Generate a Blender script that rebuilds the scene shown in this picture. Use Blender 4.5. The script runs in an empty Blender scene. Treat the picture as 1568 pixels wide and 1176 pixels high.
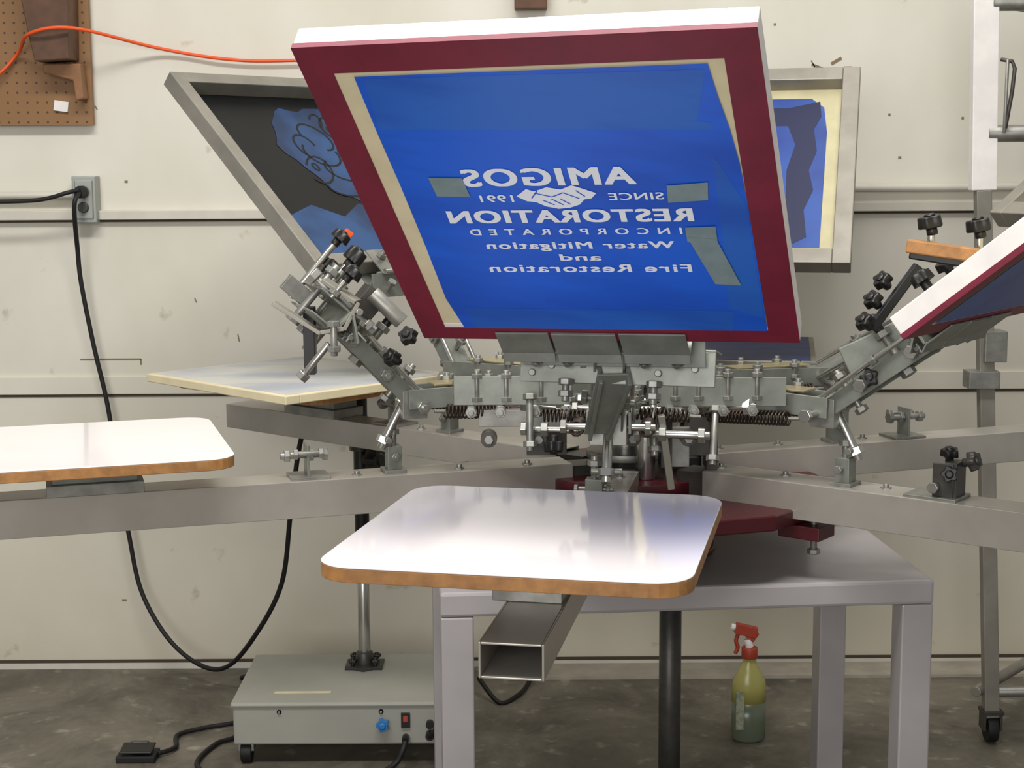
import bpy, bmesh, math, random
from mathutils import Vector, Matrix
random.seed(4)
sc = bpy.context.scene
sc.view_settings.view_transform = 'Standard'

# ------------------------------------------------------------------ materials
def lin(c):
    return tuple(((v/255)/12.92 if v/255 <= .04045 else ((v/255+.055)/1.055)**2.4) for v in c)+(1,)
def mat(name, col, rough=.5, metal=0., var=.0, scale=8., bump=0., col2=None, detail=4, spec=.5, alpha=None, coat=0):
    m = bpy.data.materials.new(name); m.use_nodes = True
    nt = m.node_tree; b = nt.nodes['Principled BSDF']
    b.inputs['Base Color'].default_value = lin(col)
    b.inputs['Roughness'].default_value = rough
    b.inputs['Metallic'].default_value = metal
    b.inputs['Specular IOR Level'].default_value = spec
    if coat: b.inputs['Coat Weight'].default_value = coat; b.inputs['Coat Roughness'].default_value = .05
    if var or col2 or bump:
        tc = nt.nodes.new('ShaderNodeTexCoord')
        n = nt.nodes.new('ShaderNodeTexNoise'); n.inputs['Scale'].default_value = scale
        n.inputs['Detail'].default_value = detail; n.inputs['Roughness'].default_value = .6
        nt.links.new(tc.outputs['Object'], n.inputs['Vector'])
        r = nt.nodes.new('ShaderNodeValToRGB')
        a = lin(col); c2 = lin(col2) if col2 else tuple(x*(1-var) for x in a[:3])+(1,)
        r.color_ramp.elements[0].position = .35; r.color_ramp.elements[1].position = .65
        r.color_ramp.elements[0].color = c2; r.color_ramp.elements[1].color = a
        nt.links.new(n.outputs['Fac'], r.inputs['Fac']); nt.links.new(r.outputs['Color'], b.inputs['Base Color'])
        if bump:
            bp = nt.nodes.new('ShaderNodeBump'); bp.inputs['Strength'].default_value = bump; bp.inputs['Distance'].default_value = .01
            nt.links.new(n.outputs['Fac'], bp.inputs['Height']); nt.links.new(bp.outputs['Normal'], b.inputs['Normal'])
    return m

M = {}
M['galv'] = mat('galvanized_steel', (160,160,154), .42, .7, .3, 30)
M['galv2'] = mat('zinc_plate', (146,150,142), .46, .5, .25, 18)
M['alu'] = mat('aluminium', (156,152,142), .5, .5, .22, 10)
M['arm'] = mat('brushed_arm', (192,187,178), .32, .55, .16, 6)
M['dark'] = mat('dark_steel', (84,82,78), .42, .5, .3, 25)
M['spring'] = mat('spring_steel', (66,56,50), .4, .7)
M['black'] = mat('black_plastic', (22,21,21), .4)
M['rubber'] = mat('black_rubber', (15,15,16), .6)
M['chrome'] = mat('chrome', (190,190,184), .26, .9)
M['brass'] = mat('brassy_zinc', (190,178,140), .35, .8)
M['maroon'] = mat('maroon_tape', (124,28,54), .5, 0, .22, 14)
M['mpaint'] = mat('maroon_paint', (74,20,28), .35, 0, .2, 8)
M['white'] = mat('white_painted_wood', (240,237,234), .5, 0, .12, 12)
M['lam'] = mat('white_laminate', (252,246,246), .09, 0, .02, 5, coat=.4)
M['wood'] = mat('pallet_wood_edge', (182,130,76), .5, 0, .35, 40)
M['cream'] = mat('cream_mesh', (226,214,178), .6, 0, .1, 20)
M['creamd'] = mat('cream_tape', (204,196,158), .6, 0, .12, 20)
M['tapegrey'] = mat('duct_tape', (128,148,152), .5, 0, .18, 30)
M['print'] = mat('open_stencil_white', (236,243,252), .6)
M['table'] = mat('grey_table_paint', (178,173,174), .34, .15, .14, 4)
M['orange'] = mat('orange_plastic', (230,88,34), .5)
M['red'] = mat('red_plastic', (164,62,42), .4)
M['peg_wood'] = mat('brown_wood', (98,66,44), .6, 0, .35, 20)
M['peg_wood2'] = mat('tan_wood', (142,100,64), .6, 0, .25, 20)
M['duct'] = mat('painted_conduit', (206,202,190), .5, 0, .1, 10)
M['plug'] = mat('outlet_plate', (150,154,148), .4, .4)
M['dryer'] = mat('dryer_grey', (154,154,144), .5, 0, .1, 6)
M['blueknob'] = mat('blue_knob', (40,110,170), .4)
M['curb'] = mat('pale_concrete', (168,161,146), .7, 0, .25, 9)

def blue_mat(name, c1, c2, sx=1.2, sy=9, p0=.38, p1=.6, rough=.42):
    m = bpy.data.materials.new(name); m.use_nodes = True
    nt = m.node_tree; b = nt.nodes['Principled BSDF']; b.inputs['Roughness'].default_value = rough
    tc = nt.nodes.new('ShaderNodeTexCoord'); mp = nt.nodes.new('ShaderNodeMapping')
    mp.inputs['Scale'].default_value = (sx, sy, sy)
    n = nt.nodes.new('ShaderNodeTexNoise'); n.inputs['Scale'].default_value = 1.3; n.inputs['Detail'].default_value = 3
    r = nt.nodes.new('ShaderNodeValToRGB'); r.color_ramp.elements[0].position = p0; r.color_ramp.elements[1].position = p1
    r.color_ramp.elements[0].color = lin(c2); r.color_ramp.elements[1].color = lin(c1)
    nt.links.new(tc.outputs['Object'], mp.inputs['Vector']); nt.links.new(mp.outputs['Vector'], n.inputs['Vector'])
    nt.links.new(n.outputs['Fac'], r.inputs['Fac']); nt.links.new(r.outputs['Color'], b.inputs['Base Color'])
    return m
M['blue'] = blue_mat('blue_emulsion', (18,98,226), (14,82,200))
M['blue2'] = blue_mat('blue_emulsion_band', (34,104,206), (22,86,190))
M['blued'] = blue_mat('dark_blue_emulsion', (22,52,126), (14,34,88))
M['navy'] = mat('navy_ink', (14,24,70), .5)
M['bluep'] = blue_mat('pale_blue_mesh', (206,205,198), (168,174,184), 3, 5)
M['inkblack'] = mat('black_ink_mesh', (11,14,17), .4, 0, .4, 9, spec=.3)
M['bluemid'] = blue_mat('mid_blue_emulsion', (34,72,120), (18,42,78), 5, 5, rough=.5)
M['bluer'] = blue_mat('rear_blue_emulsion', (36,80,164), (22,58,140), 4, 4)

def wall_mat():
    m = bpy.data.materials.new('painted_drywall'); m.use_nodes = True
    nt = m.node_tree; b = nt.nodes['Principled BSDF']; b.inputs['Roughness'].default_value = .7
    b.inputs['Specular IOR Level'].default_value = .25
    tc = nt.nodes.new('ShaderNodeTexCoord')
    n = nt.nodes.new('ShaderNodeTexNoise'); n.inputs['Scale'].default_value = 1.6; n.inputs['Detail'].default_value = 5
    mp = nt.nodes.new('ShaderNodeMapping'); mp.inputs['Scale'].default_value = (1.5, 1, .9)
    nt.links.new(tc.outputs['Object'], mp.inputs['Vector']); nt.links.new(mp.outputs['Vector'], n.inputs['Vector'])
    r = nt.nodes.new('ShaderNodeValToRGB'); r.color_ramp.elements[0].position = .3; r.color_ramp.elements[1].position = .62
    r.color_ramp.elements[0].color = lin((211,207,191)); r.color_ramp.elements[1].color = lin((225,222,211))
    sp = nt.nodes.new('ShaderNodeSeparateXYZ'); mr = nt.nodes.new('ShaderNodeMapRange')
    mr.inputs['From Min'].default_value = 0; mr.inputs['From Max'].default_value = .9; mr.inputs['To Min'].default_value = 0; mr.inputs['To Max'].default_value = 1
    g = nt.nodes.new('ShaderNodeValToRGB'); g.color_ramp.elements[0].color = (.82,.79,.72,1); g.color_ramp.elements[1].color = (1,1,1,1)  # height ramp paints the shading of the lower wall into its colour
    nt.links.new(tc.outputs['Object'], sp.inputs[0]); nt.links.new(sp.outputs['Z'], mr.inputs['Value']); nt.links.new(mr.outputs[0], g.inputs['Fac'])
    n2 = nt.nodes.new('ShaderNodeTexNoise'); n2.inputs['Scale'].default_value = 11; n2.inputs['Detail'].default_value = 9
    r2 = nt.nodes.new('ShaderNodeValToRGB'); r2.color_ramp.elements[0].position = .27; r2.color_ramp.elements[1].position = .33
    r2.color_ramp.elements[0].color = (.6,.54,.44,1); r2.color_ramp.elements[1].color = (1,1,1,1)
    mx = nt.nodes.new('ShaderNodeMixRGB'); mx.blend_type = 'MULTIPLY'; mx.inputs['Fac'].default_value = .6
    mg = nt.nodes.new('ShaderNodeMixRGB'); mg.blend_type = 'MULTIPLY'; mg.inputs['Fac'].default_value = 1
    nt.links.new(tc.outputs['Object'], n2.inputs['Vector'])
    nt.links.new(n.outputs['Fac'], r.inputs['Fac']); nt.links.new(n2.outputs['Fac'], r2.inputs['Fac'])
    nt.links.new(r.outputs['Color'], mx.inputs['Color1']); nt.links.new(r2.outputs['Color'], mx.inputs['Color2'])
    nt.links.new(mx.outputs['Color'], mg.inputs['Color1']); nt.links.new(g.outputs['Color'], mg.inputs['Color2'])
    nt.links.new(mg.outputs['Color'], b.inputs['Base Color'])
    bp = nt.nodes.new('ShaderNodeBump'); bp.inputs['Strength'].default_value = .12; bp.inputs['Distance'].default_value = .01
    nt.links.new(n2.outputs['Fac'], bp.inputs['Height']); nt.links.new(bp.outputs['Normal'], b.inputs['Normal'])
    return m
M['wall'] = wall_mat()
M['joint'] = mat('wall_gap', (72,62,50), .9)
M['scuff'] = mat('wall_scuff', (134,118,92), .9)
def floor_mat():
    m = bpy.data.materials.new('concrete_floor'); m.use_nodes = True
    nt = m.node_tree; b = nt.nodes['Principled BSDF']; b.inputs['Roughness'].default_value = .5
    tc = nt.nodes.new('ShaderNodeTexCoord')
    n = nt.nodes.new('ShaderNodeTexNoise'); n.inputs['Scale'].default_value = 3.2; n.inputs['Detail'].default_value = 12; n.inputs['Roughness'].default_value = .74
    n.inputs['Distortion'].default_value = .5
    r = nt.nodes.new('ShaderNodeValToRGB'); r.color_ramp.elements[0].position = .36; r.color_ramp.elements[1].position = .66
    r.color_ramp.elements[0].color = lin((74,69,60)); r.color_ramp.elements[1].color = lin((124,118,104))
    n2 = nt.nodes.new('ShaderNodeTexNoise'); n2.inputs['Scale'].default_value = 18; n2.inputs['Detail'].default_value = 6
    r2 = nt.nodes.new('ShaderNodeValToRGB'); r2.color_ramp.elements[0].position = .60; r2.color_ramp.elements[1].position = .72
    r2.color_ramp.elements[0].color = (0,0,0,1); r2.color_ramp.elements[1].color = (.12,.12,.10,1)
    mx = nt.nodes.new('ShaderNodeMixRGB'); mx.blend_type = 'ADD'; mx.inputs['Fac'].default_value = 1
    nt.links.new(tc.outputs['Object'], n.inputs['Vector']); nt.links.new(n.outputs['Fac'], r.inputs['Fac'])
    nt.links.new(tc.outputs['Object'], n2.inputs['Vector']); nt.links.new(n2.outputs['Fac'], r2.inputs['Fac'])
    nt.links.new(r.outputs['Color'], mx.inputs['Color1']); nt.links.new(r2.outputs['Color'], mx.inputs['Color2'])
    nt.links.new(mx.outputs['Color'], b.inputs['Base Color'])
    return m
M['floor'] = floor_mat()
def peg_mat():
    m = bpy.data.materials.new('pegboard_hardboard'); m.use_nodes = True
    nt = m.node_tree; b = nt.nodes['Principled BSDF']; b.inputs['Roughness'].default_value = .6
    tc = nt.nodes.new('ShaderNodeTexCoord')
    s = nt.nodes.new('ShaderNodeVectorMath'); s.operation = 'MULTIPLY'; s.inputs[1].default_value = (40,0,40)
    f = nt.nodes.new('ShaderNodeVectorMath'); f.operation = 'FRACTION'
    d = nt.nodes.new('ShaderNodeVectorMath'); d.operation = 'DISTANCE'; d.inputs[1].default_value = (.5,0,.5)
    l = nt.nodes.new('ShaderNodeMath'); l.operation = 'LESS_THAN'; l.inputs[1].default_value = .12
    mx = nt.nodes.new('ShaderNodeMixRGB'); mx.inputs['Color1'].default_value = lin((138,102,64)); mx.inputs['Color2'].default_value = lin((76,52,32))
    nt.links.new(tc.outputs['Object'], s.inputs[0]); nt.links.new(s.outputs[0], f.inputs[0]); nt.links.new(f.outputs[0], d.inputs[0])
    nt.links.new(d.outputs['Value'], l.inputs[0]); nt.links.new(l.outputs[0], mx.inputs['Fac']); nt.links.new(mx.outputs['Color'], b.inputs['Base Color'])
    return m
M['peg'] = peg_mat()
def glass_like(name, col, tr=.5):
    m = mat(name, col, .25); m.node_tree.nodes['Principled BSDF'].inputs['Transmission Weight'].default_value = tr
    return m
M['bottle'] = glass_like('bottle_plastic', (186,180,104), .2)
M['liquid'] = glass_like('green_cleaner', (108,118,98), .15)
M['label'] = mat('bottle_label', (170,176,150), .5, 0, .5, 60)

# ------------------------------------------------------------------ mesh builder
class MB:
    def __init__(s, T=None):
        s.bm = bmesh.new(); s.mats = []; s.T = T or Matrix.Identity(4)
    def mi(s, k):
        if k not in s.mats: s.mats.append(k)
        return s.mats.index(k)
    def face(s, vs, k, smooth=False):
        try: f = s.bm.faces.new(vs)
        except ValueError: return None
        f.material_index = s.mi(k); f.smooth = smooth; return f
    def v(s, p): return s.bm.verts.new(s.T @ Vector(p))
    def box(s, c, sz, k, R=None):
        R = R or Matrix.Identity(3); c = Vector(c); hx, hy, hz = sz[0]/2, sz[1]/2, sz[2]/2
        vs = [s.v(c + R @ Vector((x*hx, y*hy, z*hz))) for x in (-1,1) for y in (-1,1) for z in (-1,1)]
        for q in ((0,1,3,2),(4,6,7,5),(0,4,5,1),(2,3,7,6),(0,2,6,4),(1,5,7,3)): s.face([vs[i] for i in q], k)
    def bb(s, a, b, k): s.box([(a[i]+b[i])/2 for i in range(3)], [abs(b[i]-a[i]) for i in range(3)], k)
    def frame(s, p0, p1, up=(0,0,1)):
        d = (Vector(p1)-Vector(p0)); L = d.length; d.normalize(); up = Vector(up)
        if abs(d.dot(up)) > .98: up = Vector((1,0,0))
        x = d.cross(up).normalized(); z = x.cross(d).normalized()
        return Matrix((x, d, z)).transposed(), L
    def beam(s, p0, p1, w, h, k, up=(0,0,1)):
        R, L = s.frame(p0, p1, up); s.box((Vector(p0)+Vector(p1))/2, (w, L, h), k, R)
    def hollow(s, p0, p1, w, h, t, k, kin=None, up=(0,0,1)):
        R, L = s.frame(p0, p1, up); c = (Vector(p0)+Vector(p1))/2
        for sg in (-1,1):
            s.box(c+R@Vector((sg*(w-t)/2,0,0)), (t,L,h), k, R)
            s.box(c+R@Vector((0,0,sg*(h-t)/2)), (w-2*t,L,t), k, R)
    def channel(s, p0, p1, w, h, t, k, up=(0,0,1)):
        R, L = s.frame(p0, p1, up); c = (Vector(p0)+Vector(p1))/2
        for sg in (-1,1): s.box(c+R@Vector((sg*(w-t)/2,0,0)), (t,L,h), k, R)
        s.box(c+R@Vector((0,0,(h-t)/2)), (w-2*t,L,t), k, R)
    def rod(s, p0, p1, r, k, seg=14, r2=None, lobes=0):
        p0 = Vector(p0); p1 = Vector(p1); R, L = s.frame(p0, p1); r2 = r if r2 is None else r2
        a, b = [], []
        for i in range(seg):
            t = 2*math.pi*i/seg; m = 1+(.16*math.cos(lobes*t) if lobes else 0)
            o = Vector((math.cos(t), 0, math.sin(t)))*m
            a.append(s.v(p0+R@(o*r))); b.append(s.v(p1+R@(o*r2)))
        for i in range(seg):
            j = (i+1)%seg; s.face([a[i],a[j],b[j],b[i]], k, seg>8)
        s.face(a[::-1], k); s.face(b, k)
    def nut(s, p, d, r=.008, h=.006, k='galv'):
        p = Vector(p); d = Vector(d).normalized(); s.rod(p-d*h/2, p+d*h/2, r, k, 6)
    def bolt(s, p0, p1, r=.004, k='galv'):
        p0=Vector(p0); p1=Vector(p1); d=(p1-p0).normalized(); s.rod(p0,p1,r,k,10)
        s.nut(p0,d,r*2,r*1.6,k); s.nut(p1-d*r*2,d,r*2,r*1.6,k)
    def knob(s, p0, d, k='black', r=.017, h=.016):
        p0=Vector(p0); d=Vector(d).normalized()
        s.rod(p0, p0+d*h, r, k, 30, r*.92, lobes=5); s.rod(p0-d*.012, p0, r*.5, k, 12); s.rod(p0+d*h, p0+d*(h+.004), r*.6, k, 12, r*.4)
    def sweep(s, pts, r, k, seg=8):
        pts = [Vector(p) for p in pts]; rings = []; up = Vector((0,0,1)); x = None
        for i, p in enumerate(pts):
            d = (pts[min(i+1,len(pts)-1)]-pts[max(i-1,0)]).normalized()
            if x is None:
                x = d.cross(up); x = d.cross(Vector((1,0,0))) if x.length < .05 else x
            x = (x - d*x.dot(d)).normalized(); y = d.cross(x)
            rings.append([s.v(p+(x*math.cos(2*math.pi*j/seg)+y*math.sin(2*math.pi*j/seg))*r) for j in range(seg)])
        for a, b in zip(rings, rings[1:]):
            for j in range(seg): s.face([a[j],a[(j+1)%seg],b[(j+1)%seg],b[j]], k, True)
        s.face(rings[0][::-1], k); s.face(rings[-1], k)
    def coil(s, p0, p1, R, r, turns, k):
        F, L = s.frame(p0, p1); n = turns*12
        pts = [Vector(p0)+F@Vector((R*math.cos(2*math.pi*i/12), L*i/n, R*math.sin(2*math.pi*i/12))) for i in range(n+1)]
        s.sweep(pts, r, k, 6)
        s.rod(Vector(p0)-F@Vector((0,.02,0)), Vector(p0), r*1.4, 'galv', 8); s.rod(Vector(p1), Vector(p1)+F@Vector((0,.02,0)), r*1.4, 'galv', 8)
    def prism(s, pts, z0, z1, k, kt=None):
        a = [s.v((x,y,z0)) for x,y in pts]; b = [s.v((x,y,z1)) for x,y in pts]; n = len(pts)
        for i in range(n): s.face([a[i],a[(i+1)%n],b[(i+1)%n],b[i]], k)
        s.face(a[::-1], k); s.face(b, kt or k)
    def poly(s, pts, w, k): s.face([s.v((x,y,w)) for x,y in pts], k)
    def lathe(s, c, prof, k, seg=24, sx=1, sy=1):
        rings = [[s.v((c[0]+r*sx*math.cos(2*math.pi*j/seg), c[1]+r*sy*math.sin(2*math.pi*j/seg), c[2]+z)) for j in range(seg)] for r, z in prof]
        for a, b in zip(rings, rings[1:]):
            for j in range(seg): s.face([a[j],a[(j+1)%seg],b[(j+1)%seg],b[j]], k, True)
        s.face(rings[0][::-1], k); s.face(rings[-1], k)
    def done(s, name, parent=None, bevel=0.0, recalc=True):
        if recalc: bmesh.ops.recalc_face_normals(s.bm, faces=s.bm.faces)
        me = bpy.data.meshes.new(name); s.bm.to_mesh(me); s.bm.free()
        for k in s.mats: me.materials.append(M[k])
        o = bpy.data.objects.new(name, me); sc.collection.objects.link(o)
        if bevel:
            b = o.modifiers.new('bevel', 'BEVEL'); b.width = bevel; b.segments = 2; b.limit_method = 'ANGLE'; b.angle_limit = math.radians(50)
        if parent: o.parent = parent
        return o
def empty(name):
    e = bpy.data.objects.new(name, None); sc.collection.objects.link(e); e.empty_display_size = .1; return e
def smooth_pts(P, n=8):
    P = [Vector(p) for p in P]; out = []
    for i in range(len(P)-1):
        a,b,c,d = P[max(i-1,0)],P[i],P[i+1],P[min(i+2,len(P)-1)]
        for j in range(n):
            t=j/n; out.append(.5*((2*b)+(c-a)*t+(2*a-5*b+4*c-d)*t*t+(3*b-a-3*c+d)*t**3))
    out.append(P[-1]); return out
def rrect(w, l, r, n=6):
    pts = []
    for cx, cy, a0 in ((w/2-r,l/2-r,0),(-w/2+r,l/2-r,90),(-w/2+r,-l/2+r,180),(w/2-r,-l/2+r,270)):
        for i in range(n+1):
            a = math.radians(a0+90*i/n); pts.append((cx+r*math.cos(a), cy+r*math.sin(a)))
    return pts
def basis(O, U, V):
    U = Vector(U).normalized(); V = Vector(V); V = (V-U*V.dot(U)).normalized(); N = U.cross(V)
    T = Matrix((U,V,N)).transposed().to_4x4(); T.translation = Vector(O); return T

# ------------------------------------------------------------------ room
WY = 4.11
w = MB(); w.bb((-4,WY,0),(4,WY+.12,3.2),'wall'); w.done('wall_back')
f = MB(); f.bb((-4,-1.5,-.1),(4,WY+.12,0),'floor'); f.done('floor')
t = MB(); t.bb((-4,WY-.008,.0),(4,WY,.016),'duct'); t.bb((-4,WY-.005,.016),(4,WY,.024),'joint'); t.bb((.0,WY-.12,.0),(4,WY-.008,.008),'curb'); t.done('baseboard_back')
t = MB(); t.bb((-4,WY-.007,.752),(4,WY,.80),'wall'); t.bb((-4,WY-.004,.745),(4,WY,.752),'joint'); t.done('trim_1', bevel=.002)
t = MB(); t.bb((-4,WY-.022,1.212),(-.45,WY,1.236),'duct'); t.bb((-4,WY-.012,1.206),(-.45,WY,1.212),'joint')
t.bb((.5,WY-.022,1.222),(4,WY,1.246),'duct'); t.bb((.5,WY-.012,1.216),(4,WY,1.222),'joint')
t.rod((.5,WY-.02,1.282),(4,WY-.02,1.282),.011,'duct'); t.done('trim_2', bevel=.002)
m = MB()
for (x,z,a,l,h) in ((-1.06,.845,0,.16,.004),(-.98,.838,0,.004,.016),(-.72,.90,80,.02,.003),(.80,1.59,20,.05,.006),(.84,1.607,-30,.03,.008),(.87,1.59,0,.02,.006),(.78,1.60,60,.02,.003),(-1.07,1.50,60,.012,.003),(-1.0,1.31,0,.008,.006),(.98,1.47,0,.006,.006),(1.17,1.46,0,.006,.006),(-.83,1.0,70,.012,.003),(-1.27,.62,10,.01,.006),(1.01,1.36,0,.008,.006),(.68,1.70,0,.006,.006),(-1.05,.19,0,.012,.005)):
    m.box((x,WY-.0006,z),(l,.001,h),'scuff',Matrix.Rotation(math.radians(a),3,'Y'))
m.done('wall_scuff_marks')

p = MB(); p.bb((-1.9,WY-.03,1.455),(-1.072,WY-.012,2.3),'peg'); p.bb((-1.9,WY-.012,1.455),(-1.09,WY-.0005,1.475),'peg_wood')
p.bb((-1.12,WY-.012,1.47),(-1.08,WY-.0005,2.3),'peg_wood')
p.box((-1.15,WY-.034,1.503),(.036,.008,.026),'white',Matrix.Rotation(.15,3,'Y')); p.done('pegboard')
p = MB()
p.T = Matrix(((1,0,0,0),(0,0,1,0),(0,1,0,0),(0,0,0,1)))
p.prism([(-1.215,1.78),(-1.195,1.66),(-1.185,1.61),(-1.10,1.615),(-1.095,1.78),(-1.095,2.3),(-1.3,2.3)], WY-.13, WY-.03,'peg_wood')
p.prism([(-1.18,1.607),(-1.085,1.607),(-1.08,1.52),(-1.10,1.515),(-1.105,1.565),(-1.18,1.585)], WY-.08, WY-.03,'peg_wood2')
p.done('wooden_shelf_bracket', bevel=.003)
p = MB(); p.bb((.012,WY-.05,1.738),(.095,WY-.0005,2.6),'peg_wood'); p.done('hanging_wooden_beam', bevel=.003)
c = MB(); c.sweep(smooth_pts([(-1.5,4.06,1.50),(-1.32,4.05,1.57),(-1.25,4.06,1.635),(-1.19,3.965,1.676),(-1.08,3.965,1.689),(-.9,4.08,1.648),(-.73,4.09,1.62),(-.57,4.09,1.615),(-.2,4.09,1.63),(.05,4.05,1.66)]),.0045,'orange'); c.done('orange_extension_cord')
o = MB(); o.bb((-1.13,WY-.045,1.205),(-1.068,WY-.0005,1.325),'plug'); o.bb((-1.122,WY-.05,1.215),(-1.076,WY-.045,1.315),'plug')
o.rod((-1.1,WY-.05,1.285),(-1.1,WY-.06,1.285),.014,'dark'); o.rod((-1.1,WY-.05,1.245),(-1.1,WY-.06,1.245),.014,'dark')
o.rod((-4,WY-.022,1.276),(-1.13,WY-.022,1.276),.010,'duct'); o.done('electrical_outlet_box', bevel=.003)
c = MB(); c.sweep(smooth_pts([(-1.1,4.045,1.285),(-1.102,4.0,1.272),(-1.108,4.0,1.235),(-1.115,4.04,1.14),(-1.112,4.05,1.05),(-1.09,4.06,.89),(-1.06,4.06,.73),(-1.035,4.05,.53),(-1.015,4.05,.38),(-.985,4.04,.23),(-.91,4.0,.115),(-.82,3.95,.06),(-.74,3.9,.07),(-.65,3.8,.18),(-.57,3.75,.33),(-.535,3.7,.525),(-.505,3.69,.70),(-.46,3.68,.80),(-.39,3.67,.81)]),.0062,'rubber')
c.rod((-1.1,4.055,1.285),(-1.1,4.03,1.285),.016,'rubber'); c.done('black_power_cord')
c = MB(); c.sweep(smooth_pts([(-1.6,3.98,1.26),(-1.35,4.0,1.262),(-1.2,4.0,1.266),(-1.12,4.0,1.285),(-1.1,4.04,1.29)]),.0055,'rubber'); c.done('black_appliance_cord')

# ------------------------------------------------------------------ work table under the press
tb = empty('steel_work_table')
ZT = .625
tT = Matrix.Translation((.284,2.915,0)) @ Matrix.Rotation(math.radians(4.5),4,'Z')
t = MB(tT); t.box((0,0,ZT-.022),(.865,.57,.044),'table'); t.done('table_top',tb,.006)
t = MB(tT)
for sx in (-1,1):
    for sy in (-1,1):
        t.box((sx*(.4325-.029),sy*(.285-.029),(ZT-.044)/2),(.056,.056,ZT-.044),'table')
        t.box((sx*(.4325-.029),sy*(.285-.029),.004),(.075,.075,.008),'table')
t.done('legs',tb,.003)
t = MB(); t.rod((.31,3.0,0),(.31,3.0,ZT-.044),.022,'dark',20); t.rod((.31,3.0,0),(.31,3.0,.012),.06,'dark',24); t.done('support_pole',tb)

# ------------------------------------------------------------------ press
press = empty('screen_printing_press')
H = Vector((.215,2.92,0))
def hubT(ang):
    a = math.radians(ang); T = Matrix.Rotation(a,4,'Z'); T.translation = H; return T
b = MB(Matrix.Translation(H))
b.rod((0,0,ZT),(0,0,.735),.11,'mpaint',32)
b.rod((0,0,ZT),(0,0,ZT+.012),.17,'mpaint',32)
hexp = [(.38*math.cos(math.radians(a)),.38*math.sin(math.radians(a))) for a in (-52,-32,8,28,68,88,128,148,188,208,248,268)]
b.prism(hexp,.724,.752,'mpaint')
b.done('turntable_base',press,.003)
b = MB(Matrix.Translation(H))
b.rod((0,0,.752),(0,0,.775),.16,'mpaint',36); b.rod((0,0,.775),(0,0,.89),.03,'chrome',24); b.rod((.03,-.09,.775),(.03,-.09,.89),.017,'chrome',20)
b.rod((0,0,.80),(0,0,.815),.075,'galv',28); b.rod((0,0,.86),(0,0,.872),.05,'galv',28)
b.prism([(.15*math.cos(math.radians(a)),.15*math.sin(math.radians(a))) for a in range(10,370,30)],.885,.90,'galv2')
b.rod((0,0,.90),(0,0,.985),.045,'dark',24); b.rod((0,0,.985),(0,0,.995),.07,'galv',24)
for a in range(0,360,30):
    x,y=.12*math.cos(math.radians(a)),.12*math.sin(math.radians(a)); b.bolt((x,y,.87),(x,y,.925),.005)
b.done('centre_column',press,.0015)
b = MB(hubT(-38)); b.bb((.34,-.03,.70),(.42,.03,.724),'mpaint'); b.bolt((.395,-.0,.675),(.395,0,.765),.006); b.done('turntable_stop',press,.002)

def pallet_arm(ang, r0, r1, w, h, bracket=True):
    m = MB(hubT(ang)); zt=.80
    m.hollow((r0,0,zt-h/2),(r1,0,zt-h/2),w,h,.003,'arm')
    m.bb((r0-.06,-.03,zt-h+.004),(r0+.04,.03,zt-.006),'dark')
    m.bb((.43,-.022,zt),(.47,.022,zt+.006),'galv'); m.bb((.437,-.014,zt),(.463,.014,zt+.048),'galv2'); m.bolt((.45,0,zt+.03),(.45,0,zt+.085),.006)
    m.bolt((.45,-.03,zt+.03),(.45,.03,zt+.03),.004)
    for x in (.2,.33,.52): m.bolt((x,.012,zt-.004),(x,.012,zt+.008),.005)
    if bracket:
        m.bb((.57,-.032,zt),(.64,.032,zt+.005),'galv'); m.bb((.605,-.02,zt),(.61,.02,zt+.06),'galv2')
        m.bolt((.575,0,zt+.04),(.655,0,zt+.04),.006); m.bolt((.585,.018,zt+.045),(.64,.018,zt+.045),.005); m.nut((.60,0,zt+.04),(1,0,0),.012,.008)
    m.done('pallet_arm',press,.001)
pallet_arm(259.4,.14,1.185,.078,.044)
pallet_arm(197,.12,1.35,.08,.066)
pallet_arm(322.5,.19,1.25,.08,.064,False)
pallet_arm(140,.14,1.12,.075,.055)
pallet_arm(19,.14,1.12,.075,.062)
pallet_arm(79,.14,1.1,.075,.055)
m = MB(hubT(322.5)); m.bb((.57,-.034,.80),(.66,.034,.805),'galv'); m.bb((.635,-.02,.805),(.655,.022,.862),'dark'); m.bb((.615,-.022,.805),(.65,-.018,.86),'dark')
m.knob((.645,-.022,.845),(.3,-1,.1),'black',.013,.012); m.knob((.63,.012,.868),(.1,-.2,1),'black',.014,.012); m.knob((.665,.012,.862),(1,-.1,.3),'dark',.015,.014); m.bolt((.62,-.03,.82),(.62,.03,.82),.005); m.done('registration_stop',press,.001)

def pallet(cx, cy, ang, w=.445, l=.475, zt=.883, nm='pallet'):
    T = Matrix.Translation((cx,cy,0)) @ Matrix.Rotation(math.radians(ang-90),4,'Z')
    m = MB(T); m.prism(rrect(w,l,.048),zt-.019,zt-.002,'wood'); m.prism(rrect(w,l,.048),zt-.002,zt,'lam'); m.done(nm,press,.0012)
    m = MB(T); m.bb((-.045,-.10,.80),(.045,.06,.82),'galv'); m.bb((-.035,-.09,.82),(.035,.05,.864),'galv2'); m.bb((-.09,-.13,.858),(.09,.13,.8642),'galv'); m.done(nm+'_bracket',press,.001)
pallet(.030,1.985,257.8,.448,.48)
pallet(-.735,2.63,197)
d = Vector((math.cos(math.radians(140)),math.sin(math.radians(140)),0))
pallet(H.x+d.x*.85,H.y+d.y*.85,140)
d = Vector((math.cos(math.radians(79)),math.sin(math.radians(79)),0))
pallet(H.x+d.x*.87,H.y+d.y*.87,79,l=.42)

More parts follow.
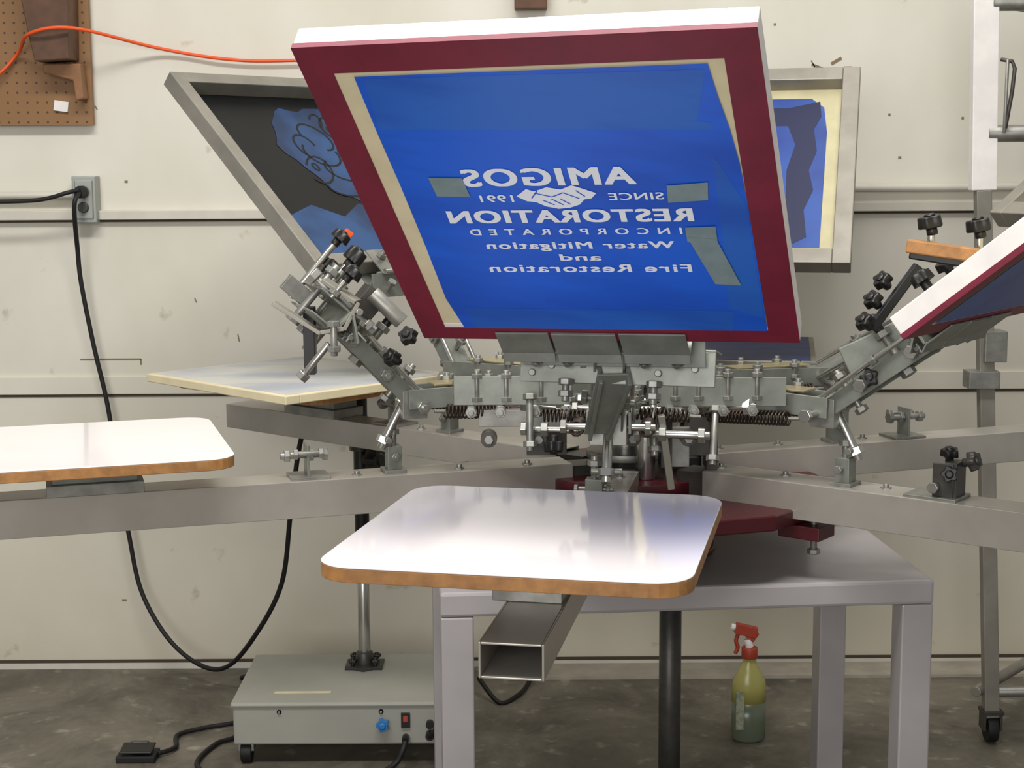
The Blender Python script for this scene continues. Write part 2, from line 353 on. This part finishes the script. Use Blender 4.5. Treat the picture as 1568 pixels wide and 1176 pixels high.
def head(ang, O, U, V, wide=.29, uo=0.):
    m = MB(hubT(ang)); zp=.925
    for sg in (-1,1):
        m.beam((.07,sg*.034,.945),(.43,sg*.034,.935),.005,.036,'galv2')
        m.coil((.19,sg*.058,.905),(.37,sg*.058,.915),.0115,.0024,26,'spring')
        m.bolt((.13,sg*.058,.90),(.17,sg*.058,.903),.007)
    for x in (.12,.22,.41): m.bolt((x,-.075,zp),(x,.075,zp),.006,'chrome')
    m.bb((.395,-.03,.90),(.44,.03,.95),'galv'); m.box((.30,0,.958),(.16,.05,.004),'brass')
    m.bolt((.43,0,.93),(.475,0,.845),.008,'chrome'); m.rod((.465,-.025,.862),(.465,.025,.862),.006,'galv')
    for x in (.18,.26,.34): m.bolt((x,.034,.94),(x,.034,.972),.005); m.bolt((x,-.034,.94),(x,-.034,.972),.005)
    m.done('head_base',press,.0008)
    T = basis(O,U,V); V = (T.to_3x3() @ Vector((0,1,0))); N = T.to_3x3() @ Vector((0,0,1)); Ud = T.to_3x3() @ Vector((1,0,0))
    P = hubT(ang) @ Vector((.415,0,zp)); Q = Vector(O) + V*(-.03) - N*.012
    m = MB()
    m.channel(P, Q, .048, .03, .0035, 'galv2', up=-N)
    side = (Q-P).normalized().cross(N).normalized()
    for sg in (-1,1):
        m.rod(P+side*sg*.032-N*.02, Q+side*sg*.032-N*.03, .0045, 'chrome', 10)
        m.nut(P.lerp(Q,.5)+side*sg*.032-N*.025, Q-P, .009,.012)
    m.bolt(P.lerp(Q,.35)-side*.04, P.lerp(Q,.35)+side*.04, .006); m.bolt(P.lerp(Q,.75)-side*.04, P.lerp(Q,.75)+side*.04, .006)
    m.bolt(P.lerp(Q,.6)+N*.02, P.lerp(Q,.6)-N*.07, .007); m.knob(P.lerp(Q,.6)-N*.075, -N)
    m.bolt(P.lerp(Q,.2)+N*.03, P.lerp(Q,.2)-N*.05, .006)
    m.done('head_arm',press,.0008)
    T = T @ Matrix.Translation((uo,0,0)); m = MB(T); h = wide/2
    for a,b_,z in ((-h,-.215*wide,.003),(-.20*wide,.14*wide,.0045),(.155*wide,h,.003)):
        m.bb((a,-.030,.0018),(b_,.020,z+.002),'galv2'); m.box(((a+b_)/2,-.037,.006),(b_-a,.018,.003),'galv2',Matrix.Rotation(math.radians(-28),3,'X'))
    m.bb((-h,-.036,-TH-.004),(h,-.031,.002),'galv2')
    m.bb((-h*.9,-.036,-TH-.006),(h*.9,.03,-TH-.0015),'galv')
    m.box((.02,-.054,-.02),(wide*.98,.004,.05),'galv2',Matrix.Rotation(math.radians(50),3,'X'))
    for x in (-.11,-.06,.06,.11): m.bolt((x*wide/.29+.01,-.062,-.035),(x*wide/.29+.01,-.062,.005),.005)
    for x in (-.09,.09):
        m.rod((x,.008,-TH-.001),(x,.008,-TH-.05),.005,'chrome'); m.knob((x,.008,-TH-.05),(0,0,-1),'black',.017)
        m.nut((x,.008,-TH-.012),(0,0,1),.011,.01)
    m.bb((-.03,-.05,-TH-.02),(.03,.0,-TH-.004),'galv')
    m.rod((-.12,-.04,-TH-.012),(.12,-.04,-TH-.012),.006,'chrome')
    m.done('screen_clamp',press,.0008)

TL = math.radians(41.6); TH = .034
def head_axes(ang, r=.644, z=1.097, tilt=TL):
    a = math.radians(ang); d = Vector((math.cos(a),math.sin(a),0))
    O = H + d*r; O.z = z
    return O, Vector((-d.y,d.x,0)), d*math.cos(tilt)+Vector((0,0,math.sin(tilt)))

def text(mb, s, uc, vc, wd, ht, wz, k, mirror=True, spacing=1.0, fat=.001, off=0.):
    cu = bpy.data.curves.new('t','FONT'); cu.body = s; cu.size = 1; cu.space_character = spacing; cu.offset = off
    ob = bpy.data.objects.new('t',cu); sc.collection.objects.link(ob); bpy.context.view_layer.update()
    me = ob.evaluated_get(bpy.context.evaluated_depsgraph_get()).to_mesh()
    xs=[v.co.x for v in me.vertices]; ys=[v.co.y for v in me.vertices]
    x0,x1,y0,y1=min(xs),max(xs),min(ys),max(ys); wd-=2*fat; ht-=fat*1.2
    i0 = 0
    for du,dv in ((-1,-.4),(-1,.4),(1,-.4),(1,.4),(0,0)):
        vs=[]; i0+=1
        for v in me.vertices:
            x=((v.co.x-x0)/(x1-x0)-.5)*wd; y=((v.co.y-y0)/(y1-y0)-.5)*ht
            vs.append(mb.v((uc+(-x if mirror else x)+du*fat, vc+y+dv*fat, wz+i0*.00004)))
        for pf in me.polygons: mb.face([vs[i] for i in pf.vertices], k)
    ob.to_mesh_clear(); bpy.data.objects.remove(ob)

def screen_frame(m, W, L, rail, th, kf, ku=None):
    m.bb((-W/2,0,-th),(-W/2+rail,L,0),kf); m.bb((W/2-rail,0,-th),(W/2,L,0),kf)
    m.bb((-W/2+rail,0,-th),(W/2-rail,rail,0),kf); m.bb((-W/2+rail,L-rail,-th),(W/2-rail,L,0),kf)

# hero screen -------------------------------------------------------
O = Vector((.138,2.28,1.094)); U = Vector((.956,-.285,.014)); V = Vector((-.128,-.43,.402))
head(262,O,U,V,.285,-.022)
R3 = Matrix.Rotation(math.radians(-16),3,'Z') @ Matrix.Rotation(math.radians(-12),3,'X'); cp = Vector((.158,2.345,1.045))
m = MB(); m.box(cp,(.30,.005,.052),'galv2',R3); m.box(cp+R3@Vector((0,.03,.028)),(.30,.06,.004),'galv2',R3)
for x,z in ((-.10,.0),(.065,-.008),(-.13,-.012),(.12,.0),(-.02,.008)): m.bolt(cp+R3@Vector((x,.004,z)),cp+R3@Vector((x,-.009,z)),.0055)
for x in (-.075,.06): m.bolt(cp+R3@Vector((x,-.01,-.025)),cp+R3@Vector((x,-.01,-.055)),.006)
for sg in (-1,1): m.beam(cp+R3@Vector((sg*.022,-.012,-.012)),(.137+sg*.014,2.47,.925),.006,.035,'galv2')
m.beam(cp+R3@Vector((0,-.022,-.012)),(.137,2.455,.925),.048,.004,'galv2')
m.bb((.095,2.40,1.012),(.165,2.44,1.018),'galv')
m.done('carriage_plate',press,.001)
HS = empty('printing_screen')
T = basis(O,U,V); W,L = .562,.60
m = MB(T); screen_frame(m,W,L,.038,TH,'white'); m.done('frame',HS,.002)
m = MB(T)
m.bb((-W/2+.036,.036,-.0012),(W/2-.036,L-.036,-.0004),'cream'); m.done('mesh',HS)
m = MB(T)
for a,b_ in (((-W/2,0),(-W/2+.040,L)),((W/2-.042,0),(W/2,L)),((-W/2+.040,L-.044),(W/2-.042,L)),((-W/2+.040,0),(W/2-.042,.028))):
    m.bb((a[0],a[1],0),(b_[0],b_[1],.0012),'maroon')
m.bb((-W/2-.0008,0,-.006),(-W/2,L,.001),'maroon'); m.bb((-W/2,L,-.007),(W/2,L+.0008,.001),'maroon')
m.done('maroon_tape_border',HS)
m = MB(T)
m.poly([(-.210,.028),(.238,.028),(.239,.12),(.239,.2),(.239,.30),(.237,.38),(.232,.44),(.224,.50),(.219,.549),(-.216,.549),(-.217,.45),(-.216,.35),(-.217,.22),(-.220,.10)],.0014,'blue')
m.poly([(-.19,.028),(.19,.028),(.196,.075),(-.20,.078)],.0016,'blue2')
m.poly([(-.212,.455),(.215,.44),(.21,.452),(.195,.455),(.215,.54),(-.205,.545)],.0016,'blue2')
m.poly([(.19,.08),(.236,.06),(.237,.30),(.205,.40),(.20,.25)],.0016,'blue2')
m.done('blue_emulsion',HS)
m = MB(T); zt=.0022
text(m,'AMIGOS',-.012,.361,.230,.035,zt,'print',fat=.0020,spacing=1.14)
text(m,'SINCE',.098,.321,.072,.014,zt,'print',fat=.0005,spacing=1.1)
text(m,'1991',-.089,.320,.046,.014,zt,'print',fat=.0005,spacing=1.1)
text(m,'RESTORATION',0,.283,.334,.027,zt,'print',fat=.0019,spacing=1.14)
text(m,'INCORPORATED',.002,.251,.292,.013,zt,'print',spacing=1.9,fat=.0005)
text(m,'Water Mitigation',.003,.220,.262,.020,zt,'print',fat=.0009,spacing=1.16)
text(m,'and',.0,.196,.058,.0145,zt,'print',fat=.0009,spacing=1.08)
text(m,'Fire Restoration',.007,.172,.286,.0175,zt,'print',fat=.0009,spacing=1.16)
hs=[(-.056,.324),(-.040,.338),(-.030,.333),(-.012,.341),(.006,.336),(.022,.344),(.034,.338),(.052,.328),(.044,.318),(.034,.316),(.026,.306),(.012,.300),(-.004,.298),(-.020,.303),(-.032,.312),(-.044,.314)]
m.poly([(x-.005,y) for x,y in hs],zt,'print')
for (x0,y0,x1,y1) in ((-.03,.33,-.008,.322),(-.008,.322,.008,.330),(.008,.330,.028,.318),(-.022,.316,-.008,.306),(-.010,.318,.004,.306),(.002,.318,.014,.307),(-.036,.320,-.026,.334),(.026,.334,.036,.322)):
    dx,dy=x1-x0,y1-y0; l=math.hypot(dx,dy); nx,ny=-dy/l*.0009,dx/l*.0009
    m.poly([(x0-.005+nx,y0+ny),(x1-.005+nx,y1+ny),(x1-.005-nx,y1-ny),(x0-.005-nx,y0-ny)],zt+.0003,'blue')
m.done('mirrored_lettering',HS,recalc=False)
m = MB(T)
m.poly([(-.170,.327),(-.124,.325),(-.126,.362),(-.172,.364)],.0030,'tapegrey')
m.poly([(.138,.308),(.190,.312),(.194,.346),(.141,.341)],.0030,'tapegrey')
m.poly([(.152,.228),(.192,.228),(.193,.260),(.153,.258)],.0030,'tapegrey')
m.poly([(.153,.239),(.191,.234),(.213,.135),(.178,.138)],.0033,'tapegrey')
m.done('tape_patches',HS)

# right foreground screen
O,U,V = head_axes(322.5,.665,1.09,math.radians(38))
head(322.5,O,U,V,.26)
S = empty('printing_screen'); T = basis(O,U,V)
m = MB(T); screen_frame(m,.54,.6,.038,TH+.004,'white'); m.done('frame',S,.002)
m = MB(T); m.bb((-.232,.036,-.0012),(.232,.564,-.0004),'cream')
for a,b_ in (((-.27,0),(-.232,.6)),((.232,0),(.27,.6)),((-.232,.56),(.232,.6)),((-.232,0),(.232,.03))): m.bb((a[0],a[1],0),(b_[0],b_[1],.0012),'maroon')
m.bb((-.2712,0,-.008),(-.27,.6,.001),'maroon')
m.poly([(-.222,.034),(.222,.034),(.222,.55),(-.222,.55)],.0014,'bluer'); m.done('taped_mesh',S)

# back-left raised screen (ink side faces the camera)
O,U,V = head_axes(140,.66,1.125,TL); O.x += .062
head(140,O,U,V,.26)
S = empty('printing_screen'); T = basis(O,U,V)
m = MB(T); screen_frame(m,.54,.6,.032,.036,'alu'); m.done('frame',S,.002)
m = MB(T); m.bb((-.24,.03,-.0015),(.24,.57,-.0005),'inkblack')
blob=[]; bx,by=-.03,.03
for i in range(40):
    a=2*math.pi*i/40; r=1+.07*math.sin(3*a)+.05*math.sin(7*a+1)+.03*math.sin(13*a); blob.append((-.05+bx+.150*r*math.cos(a),.345+by+.165*r*math.sin(a)))
m.poly([(min(max(x,-.225),.22),min(y,.55)) for x,y in blob],-.0022,'bluemid')
m.poly([(-.22,.05),(-.05,.045),(.1,.05),(.2,.05),(.2,.18),(.12,.21),(.05,.17),(-.02,.21),(-.1,.17),(-.15,.19),(-.21,.16)],-.0024,'bluemid')
def ring(m,cx,cy,rx,ry,w,wz,k,a0=0,a1=360,n=22,ro=0):
    c_,s_=math.cos(math.radians(ro)),math.sin(math.radians(ro))
    def P(rr,ss,t): x,y=rr*math.cos(t),ss*math.sin(t); return (cx+x*c_-y*s_,cy+x*s_+y*c_)
    for i in range(n):
        t0=math.radians(a0+(a1-a0)*i/n); t1=math.radians(a0+(a1-a0)*(i+1)/n)
        m.poly([P(rx,ry,t0),P(rx,ry,t1),P(rx-w,ry-w,t1),P(rx-w,ry-w,t0)],wz,k)
for cx,cy,rx,ry,a0,a1,ro in ((-.10,.43,.040,.045,0,360,20),(-.11,.44,.012,.016,0,360,0),(-.085,.425,.010,.014,0,360,0),(-.10,.41,.022,.012,180,360,10),(-.06,.455,.018,.03,0,220,30),(-.135,.46,.018,.022,20,250,0),
    (-.02,.40,.038,.050,30,300,-30),(.03,.37,.03,.04,-60,180,0),(.0,.345,.05,.045,150,380,20),(-.10,.34,.05,.045,0,360,-20),(-.11,.345,.014,.018,0,360,0),(-.085,.345,.012,.018,0,360,0),(-.095,.32,.024,.012,180,360,0),
    (-.03,.29,.055,.04,140,400,10),(.045,.29,.035,.05,0,300,30),(.05,.30,.010,.014,0,360,0),(-.145,.27,.03,.035,40,260,0),(.0,.235,.06,.035,170,370,0),(-.07,.25,.035,.03,0,240,0)):
    ring(m,cx+bx,cy+by,rx,ry,.0055,-.0027,'inkblack',a0,a1,ro=ro)
m.done('inked_mesh',S)

# back-right raised screen
O = Vector((.468,3.435,1.112)); U = Vector((-.97,.24,0)); V = Vector((.105,.40,.434))
head(78,O,U,V,.26)
S = empty('printing_screen'); T = basis(O,U,V)
m = MB(T); screen_frame(m,.54,.60,.040,.036,'alu'); m.done('frame',S,.002)
m = MB(T); m.bb((-.24,.03,-.0015),(.24,.57,-.0005),'creamd')
m.poly([(-.20,.07),(.2,.07),(.2,.53),(-.16,.53),(-.19,.50),(-.20,.42)],-.0022,'bluer')
m.poly([(-.17,.10),(-.14,.08),(.1,.08),(.2,.1),(.2,.5),(-.11,.5),(-.18,.52),(-.185,.47),(-.17,.43),(-.18,.36),(-.165,.30),(-.178,.24),(-.16,.18)],-.0026,'navy')
m.poly([(-.12,.15),(.2,.15),(.2,.44),(-.11,.44),(-.13,.38),(-.115,.3)],-.003,'bluer')
m.done('inked_mesh',S)

# right-back screen and its head
O = Vector((1.02,2.745,1.225)); U = Vector((-.34,.94,0)); V = Vector((.62,.22,.52))
head(20,O,U,V,.26)
S = empty('printing_screen'); T = basis(O,U,V)
m = MB(T); screen_frame(m,.54,.6,.035,.036,'alu'); m.done('frame',S,.002)
m = MB(T); m.bb((-.24,.03,-.0015),(.24,.57,-.0005),'cream'); m.poly([(-.2,.07),(.2,.07),(.2,.53),(-.2,.53)],-.0022,'blued'); m.done('inked_mesh',S)

# left head, empty clamp
O,U,V = head_axes(198,.595,1.095,TL)
head(198,O,U,V,.20)
m = MB(basis(O,U,V))
m.hollow((-.06,.0,-.016),(-.06,.06,-.016),.02,.03,.003,'galv')
m.rod((-.08,.03,.0),(-.08,.03,-.14),.006,'chrome'); m.knob((-.08,.03,-.135),(0,0,-1),'black',.016); m.bb((-.095,.015,-.162),(-.078,.03,-.152),'orange')
m.rod((-.02,.0,-.03),(-.02,.0,-.12),.007,'chrome'); m.knob((-.02,.0,-.115),(0,0,-1),'black',.017,.025)
m.bb((.0,-.08,-.10),(.05,-.04,-.05),'dark'); m.bb((-.10,-.10,-.03),(-.07,-.03,.0),'galv')
m.bolt((-.09,-.03,.03),(-.09,-.03,-.09),.007); m.bolt((.02,.02,.03),(.02,.02,-.09),.007)
m.rod((-.10,-.06,.0),(-.10,-.06,.05),.007,'chrome'); m.nut((-.10,-.06,.05),(0,0,1),.012,.012)
m.done('empty_clamp_jaw',press,.001)
m = MB()
for a,b_ in (((-.405,2.66,1.118),(-.325,2.66,1.066)),((-.325,2.66,1.068),(-.285,2.66,1.074)),((-.287,2.66,1.072),(-.262,2.665,1.118)),((-.262,2.665,1.118),(-.32,2.68,1.155))):
    m.beam(a,b_,.03,.007,'alu')
m.bolt((-.30,2.63,1.085),(-.30,2.63,1.03),.006); m.rod((-.31,2.64,1.05),(-.355,2.64,.995),.006,'chrome'); m.nut((-.355,2.64,.995),(1,0,1),.012,.012)
m.bolt((-.34,2.70,1.16),(-.24,2.70,1.06),.008); m.rod((-.24,2.7,1.13),(-.19,2.7,1.08),.014,'galv',16)
m.knob((-.20,2.66,1.02),(-.5,-.5,.4),'black',.014)
m.knob((-.175,2.68,1.055),(-.3,-.6,.4),'black',.015); m.beam((-.36,2.78,1.10),(-.36,2.78,.98),.02,.03,'black',up=(0,1,0))
m.done('clamp_hook',press,.001)

# squeegee handle and extra knobs by the right head
m = MB()
m.beam((.655,2.60,1.212),(.77,2.56,1.196),.03,.022,'wood'); m.beam((.66,2.60,1.20),(.765,2.56,1.184),.012,.02,'black')
for p_ in ((.70,2.62,1.24),(.775,2.6,1.235)): m.rod((p_[0],p_[1],p_[2]-.04),p_,.006,'chrome'); m.knob(p_,(-.2,0,1),'black',.019,.02)
for p_ in ((.62,2.6,1.15),(.60,2.58,1.12),(.585,2.57,1.085)): m.knob(p_,(-.6,-.4,.6),'black',.015,.016)
m.beam((.595,2.58,1.075),(.67,2.58,1.18),.016,.016,'black')
m.beam((.575,2.66,1.00),(.70,2.60,1.07),.012,.075,'galv2'); m.knob((.60,2.60,.99),(-.3,-.8,.3),'black',.015)
m.done('squeegee_with_knobs',press,.003)

# centre hardware behind the front head
m = MB()
for (a,b_,r) in (((.02,2.62,.905),(.12,2.60,.905),.006),((.21,2.60,.90),(.33,2.58,.898),.007),((-.02,2.70,.94),(.10,2.68,.93),.008),((.33,2.70,.93),(.42,2.66,.935),.008)):
    m.bolt(a,b_,r,'chrome'); m.nut(Vector(a).lerp(Vector(b_),.35),Vector(b_)-Vector(a),.013,.012)
m.box((-.0,2.66,.965),(.20,.005,.05),'galv2'); m.box((.36,2.66,.96),(.22,.005,.05),'galv2')
m.box((.06,2.72,.865),(.07,.05,.04),'dark'); m.box((.33,2.76,.87),(.04,.05,.07),'dark'); m.box((.02,2.8,.90),(.16,.08,.03),'galv')
for x in (-.07,-.02,.04,.09,.27,.31,.36,.41): m.bolt((x,2.655,.93),(x,2.63,.93),.005); m.bolt((x+.01,2.66,.95),(x+.01,2.66,1.0),.005)
m.knob((.07,2.60,.885),(0,-.3,-1),'black',.016)
m.beam((.29,2.66,.90),(.29,2.66,.83),.03,.004,'galv',up=(0,1,0)); m.beam((.25,2.60,.93),(.27,2.62,.80),.012,.012,'chrome',up=(0,1,0))
for (a,b_) in (((.24,2.64,.95),(.24,2.60,.86)),((.35,2.66,.93),(.34,2.62,.84)),((.03,2.62,.96),(.03,2.6,.87))): m.bolt(a,b_,.006,'galv')
for x in (-.04,.045,.205,.30): m.rod((x,2.66,.885),(x,2.63,.885),.014,'dark',16); m.nut((x,2.625,.885),(0,1,0),.008,.008)
m.bb((.27,2.80,.80),(.29,2.86,.90),'dark'); m.bb((.35,2.78,.80),(.37,2.84,.89),'dark')
m.coil((.05,2.64,.925),(.13,2.63,.925),.010,.0022,12,'spring'); m.coil((.20,2.63,.93),(.30,2.62,.925),.010,.0022,14,'spring')
m.done('adjusting_hardware',press,.0008)

def flat_screen(cx,cy,ang,W_,L_,z,kf,km,th=.03):
    S = empty('printing_screen'); a=math.radians(ang); V=Vector((math.cos(a),math.sin(a),0)); U=Vector((V.y,-V.x,0))
    T = basis(Vector((cx,cy,z))-V*L_/2,U,V); m = MB(T)
    m.bb((-W_/2,0,0),(-W_/2+.035,L_,th),kf); m.bb((W_/2-.035,0,0),(W_/2,L_,th),kf); m.bb((-W_/2+.035,0,0),(W_/2-.035,.035,th),kf); m.bb((-W_/2+.035,L_-.035,0),(W_/2-.035,L_,th),kf)
    m.done('frame',S,.002); m = MB(T); m.bb((-W_/2+.012,.012,th-.0005),(W_/2-.012,L_-.012,th+.001),km); m.done('mesh',S)
flat_screen(-.465,3.37,135,.44,.50,.8832,'cream','bluep',.018)
flat_screen(.49,3.72,80,.46,.5,.8832,'alu','blued')

# ------------------------------------------------------------------ flash dryer stand
fd = empty('flash_dryer')
m = MB(); m.bb((-.635,3.40,.05),(-.13,3.75,.148),'dryer'); m.bb((-.64,3.395,.138),(-.125,3.755,.150),'dryer'); m.done('control_base',fd,.005)
m = MB(); yb=3.399
m.bb((-.255,yb-.004,.09),(-.235,yb,.125),'black'); m.bb((-.25,yb-.007,.105),(-.24,yb-.003,.118),'red')
m.knob((-.296,yb-.008,.10),(0,-1,0),'blueknob',.014,.012)
m.rod((-.245,yb,.068),(-.245,yb-.02,.068),.008,'black'); m.rod((-.19,yb,.075),(-.19,yb-.02,.075),.010,'black'); m.rod((-.19,yb,.10),(-.19,yb-.015,.10),.009,'black')
m.bolt((-.53,yb+.002,.128),(-.53,yb-.004,.128),.003); m.bolt((-.30,yb+.002,.128),(-.30,yb-.004,.128),.003)
m.bb((-.55,3.46,.1503),(-.42,3.475,.1508),'creamd')
m.done('control_panel',fd,.001)
m = MB(); m.rod((-.36,3.66,.15),(-.36,3.66,.157),.05,'dark',6); m.bb((-.405,3.625,.15),(-.315,3.695,.156),'black'); m.rod((-.36,3.66,.156),(-.36,3.66,.185),.024,'dark',20,.02)
for a in (45,135,225,315): m.knob((-.36+.038*math.cos(math.radians(a)),3.66+.03*math.sin(math.radians(a)),.165),(0,0,1),'black',.010,.008)
m.rod((-.36,3.66,.18),(-.36,3.66,.36),.0145,'chrome',20); m.rod((-.36,3.66,.36),(-.36,3.66,.40),.019,'galv',20)
m.rod((-.36,3.66,.40),(-.36,3.66,.87),.0175,'black',20); m.rod((-.36,3.66,.68),(-.36,3.66,.73),.027,'dark',20); m.knob((-.335,3.63,.665),(.8,-.5,0),'black',.028,.03)
m.bb((-.43,3.64,.835),(-.33,3.68,.862),'dark'); m.done('post',fd,.001)
m = MB()
for x in (-.61,-.16):
    for y in (3.43,3.72):
        m.rod((x-.012,y,.026),(x+.012,y,.026),.026,'rubber',20); m.bb((x-.018,y-.015,.03),(x+.018,y+.015,.052),'galv')
m.done('casters',fd,.001)

m = MB(); m.bb((-.91,3.42,0),(-.82,3.48,.016),'rubber'); m.box((-.865,3.45,.026),(.075,.05,.006),'black',Matrix.Rotation(.12,3,'X')); m.bb((-.885,3.47,.01),(-.845,3.48,.034),'dark'); m.done('foot_pedal',None,.003)
def cable(P,r=.006,nm='black_floor_cable'):
    m = MB(); m.sweep(smooth_pts(P),r,'rubber'); m.done(nm)
cable([(-.82,3.45,.012),(-.79,3.50,.008),(-.80,3.58,.008),(-.74,3.63,.008),(-.68,3.66,.008),(-.64,3.72,.008)])
cable([(-.66,3.30,.007),(-.72,3.40,.007),(-.70,3.52,.007),(-.665,3.56,.007),(-.655,3.60,.008)])
cable([(-.245,3.374,.066),(-.25,3.36,.05),(-.27,3.35,.02),(-.32,3.30,.008),(-.40,3.2,.008)],.007)
cable([(-.19,3.375,.076),(-.175,3.36,.10),(-.165,3.38,.13),(-.12,3.37,.11),(-.12,3.36,.02),(-.15,3.3,.008)],.006)
cable([(-.72,4.0,.007),(-.68,3.96,.03),(-.63,3.95,.04),(-.6,3.93,.03),(-.62,3.9,.007),(-.66,3.85,.007)],.007)
cable([(-.09,3.86,.05),(-.04,3.80,.007),(.0,3.83,.007),(.04,3.92,.02),(.06,3.98,.10),(.07,4.08,.2)],.006)

# ------------------------------------------------------------------ spray bottle
sb = empty('spray_bottle'); c0=(.553,3.55,0)
m = MB(); m.lathe(c0,[(.034,.0),(.039,.006),(.040,.05),(.0405,.095)],'liquid',sy=.75)
m.lathe(c0,[(.0405,.095),(.040,.13),(.038,.145),(.026,.170),(.017,.188),(.015,.205)],'bottle',sy=.75); m.done('bottle_body',sb)
m = MB(); m.bb((c0[0]-.034,c0[1]-.032,.035),(c0[0]-.016,c0[1]-.0245,.125),'label'); m.done('label',sb)
m = MB(); m.rod((c0[0],c0[1],.20),(c0[0],c0[1],.225),.019,'red',24)
m.rod((c0[0],c0[1],.225),(c0[0]-.004,c0[1],.245),.010,'white')
m.beam((c0[0]-.034,c0[1],.272),(c0[0]+.016,c0[1],.26),.02,.024,'red'); m.rod((c0[0]-.034,c0[1],.273),(c0[0]-.044,c0[1],.275),.008,'white')
m.sweep(smooth_pts([(c0[0]-.026,c0[1],.26),(c0[0]-.032,c0[1],.242),(c0[0]-.028,c0[1],.225),(c0[0]-.034,c0[1],.21)]),.005,'red'); m.beam((c0[0]-.002,c0[1],.245),(c0[0]+.012,c0[1],.265),.018,.022,'red')
m.done('trigger_head',sb,.003)

# ------------------------------------------------------------------ rolling rack at right
rk = empty('rolling_rack')
m = MB(); ry=3.53
m.beam((1.036,ry,2.1),(1.055,ry,1.285),.056,.03,'white',up=(0,1,0))
m.beam((1.055,ry,1.285),(1.118,ry,.06),.034,.03,'alu',up=(0,1,0))
m.beam((1.85,ry,2.1),(1.78,ry,.06),.04,.03,'alu',up=(0,1,0))
m.beam((1.36,3.85,2.1),(1.36,3.85,.06),.03,.03,'alu',up=(0,1,0)); m.beam((1.8,3.85,2.1),(1.8,3.85,.06),.03,.03,'alu',up=(0,1,0))
for z in (1.695,1.41,.12): m.rod((1.06 if z>1 else 1.12,ry,z),(1.83,ry,z),.019 if z>1 else .012,'galv',16)
for z in (1.695,1.41,.12): m.rod((1.08,ry,z),(1.36,3.85,z),.013,'alu',12); m.rod((1.80,ry,z),(1.8,3.85,z),.013,'alu',12)
m.sweep([(1.075,3.50,1.57),(1.098,3.49,1.565),(1.104,3.49,1.55),(1.100,3.49,1.50),(1.088,3.49,1.42)],.0045,'dark'); m.sweep([(1.088,3.49,1.57),(1.086,3.49,1.41)],.004,'galv')
m.bb((1.065,ry-.03,.90),(1.115,ry+.03,.97),'galv'); m.bb((1.03,ry-.035,.84),(1.10,ry+.02,.88),'galv')
m.done('frame',rk,.002)
m = MB()
for x,y in ((1.118,ry),(1.78,ry),(1.36,3.85),(1.8,3.85)):
    m.rod((x-.012,y,.032),(x+.012,y,.032),.032,'rubber',20); m.bb((x-.022,y-.02,.03),(x-.016,y+.02,.075),'dark'); m.bb((x+.016,y-.02,.03),(x+.022,y+.02,.075),'dark'); m.bb((x-.024,y-.024,.07),(x+.024,y+.024,.078),'dark')
m.done('casters',rk,.001)

# ------------------------------------------------------------------ lights
wd = bpy.data.worlds.new('world'); sc.world = wd; wd.use_nodes = True
bg = wd.node_tree.nodes['Background']; bg.inputs[0].default_value = (1.0,.98,.95,1); bg.inputs[1].default_value = .28
def area(nm,loc,rot,sx,sy,e,col=(1,.97,.93)):
    l = bpy.data.lights.new(nm,'AREA'); l.shape='RECTANGLE'; l.size=sx; l.size_y=sy; l.energy=e; l.color=col
    o = bpy.data.objects.new(nm,l); o.location=loc; o.rotation_euler=[math.radians(a) for a in rot]; sc.collection.objects.link(o)
area('ceiling_fluorescent_light',(-.5,1.7,3.4),(0,0,0),2.4,.5,100)
area('ceiling_fluorescent_light',(.9,2.9,3.6),(0,0,0),.5,1.8,22)
area('front_left_area_light',(-1.1,-2.5,1.9),(82,0,-20),2.6,2.0,112,(1,.975,.96))  # broad area light behind the camera, to the left

# ------------------------------------------------------------------ camera
cam = bpy.data.cameras.new('camera'); cam.lens = 55.1; cam.sensor_width = 36; cam.clip_start=.05
co = bpy.data.objects.new('camera',cam); sc.collection.objects.link(co)
co.matrix_world = Matrix.Translation((0,0,1.35)) @ Matrix.Rotation(math.radians(82),4,'X') @ Matrix.Rotation(math.radians(-.35),4,'Z')
sc.camera = co
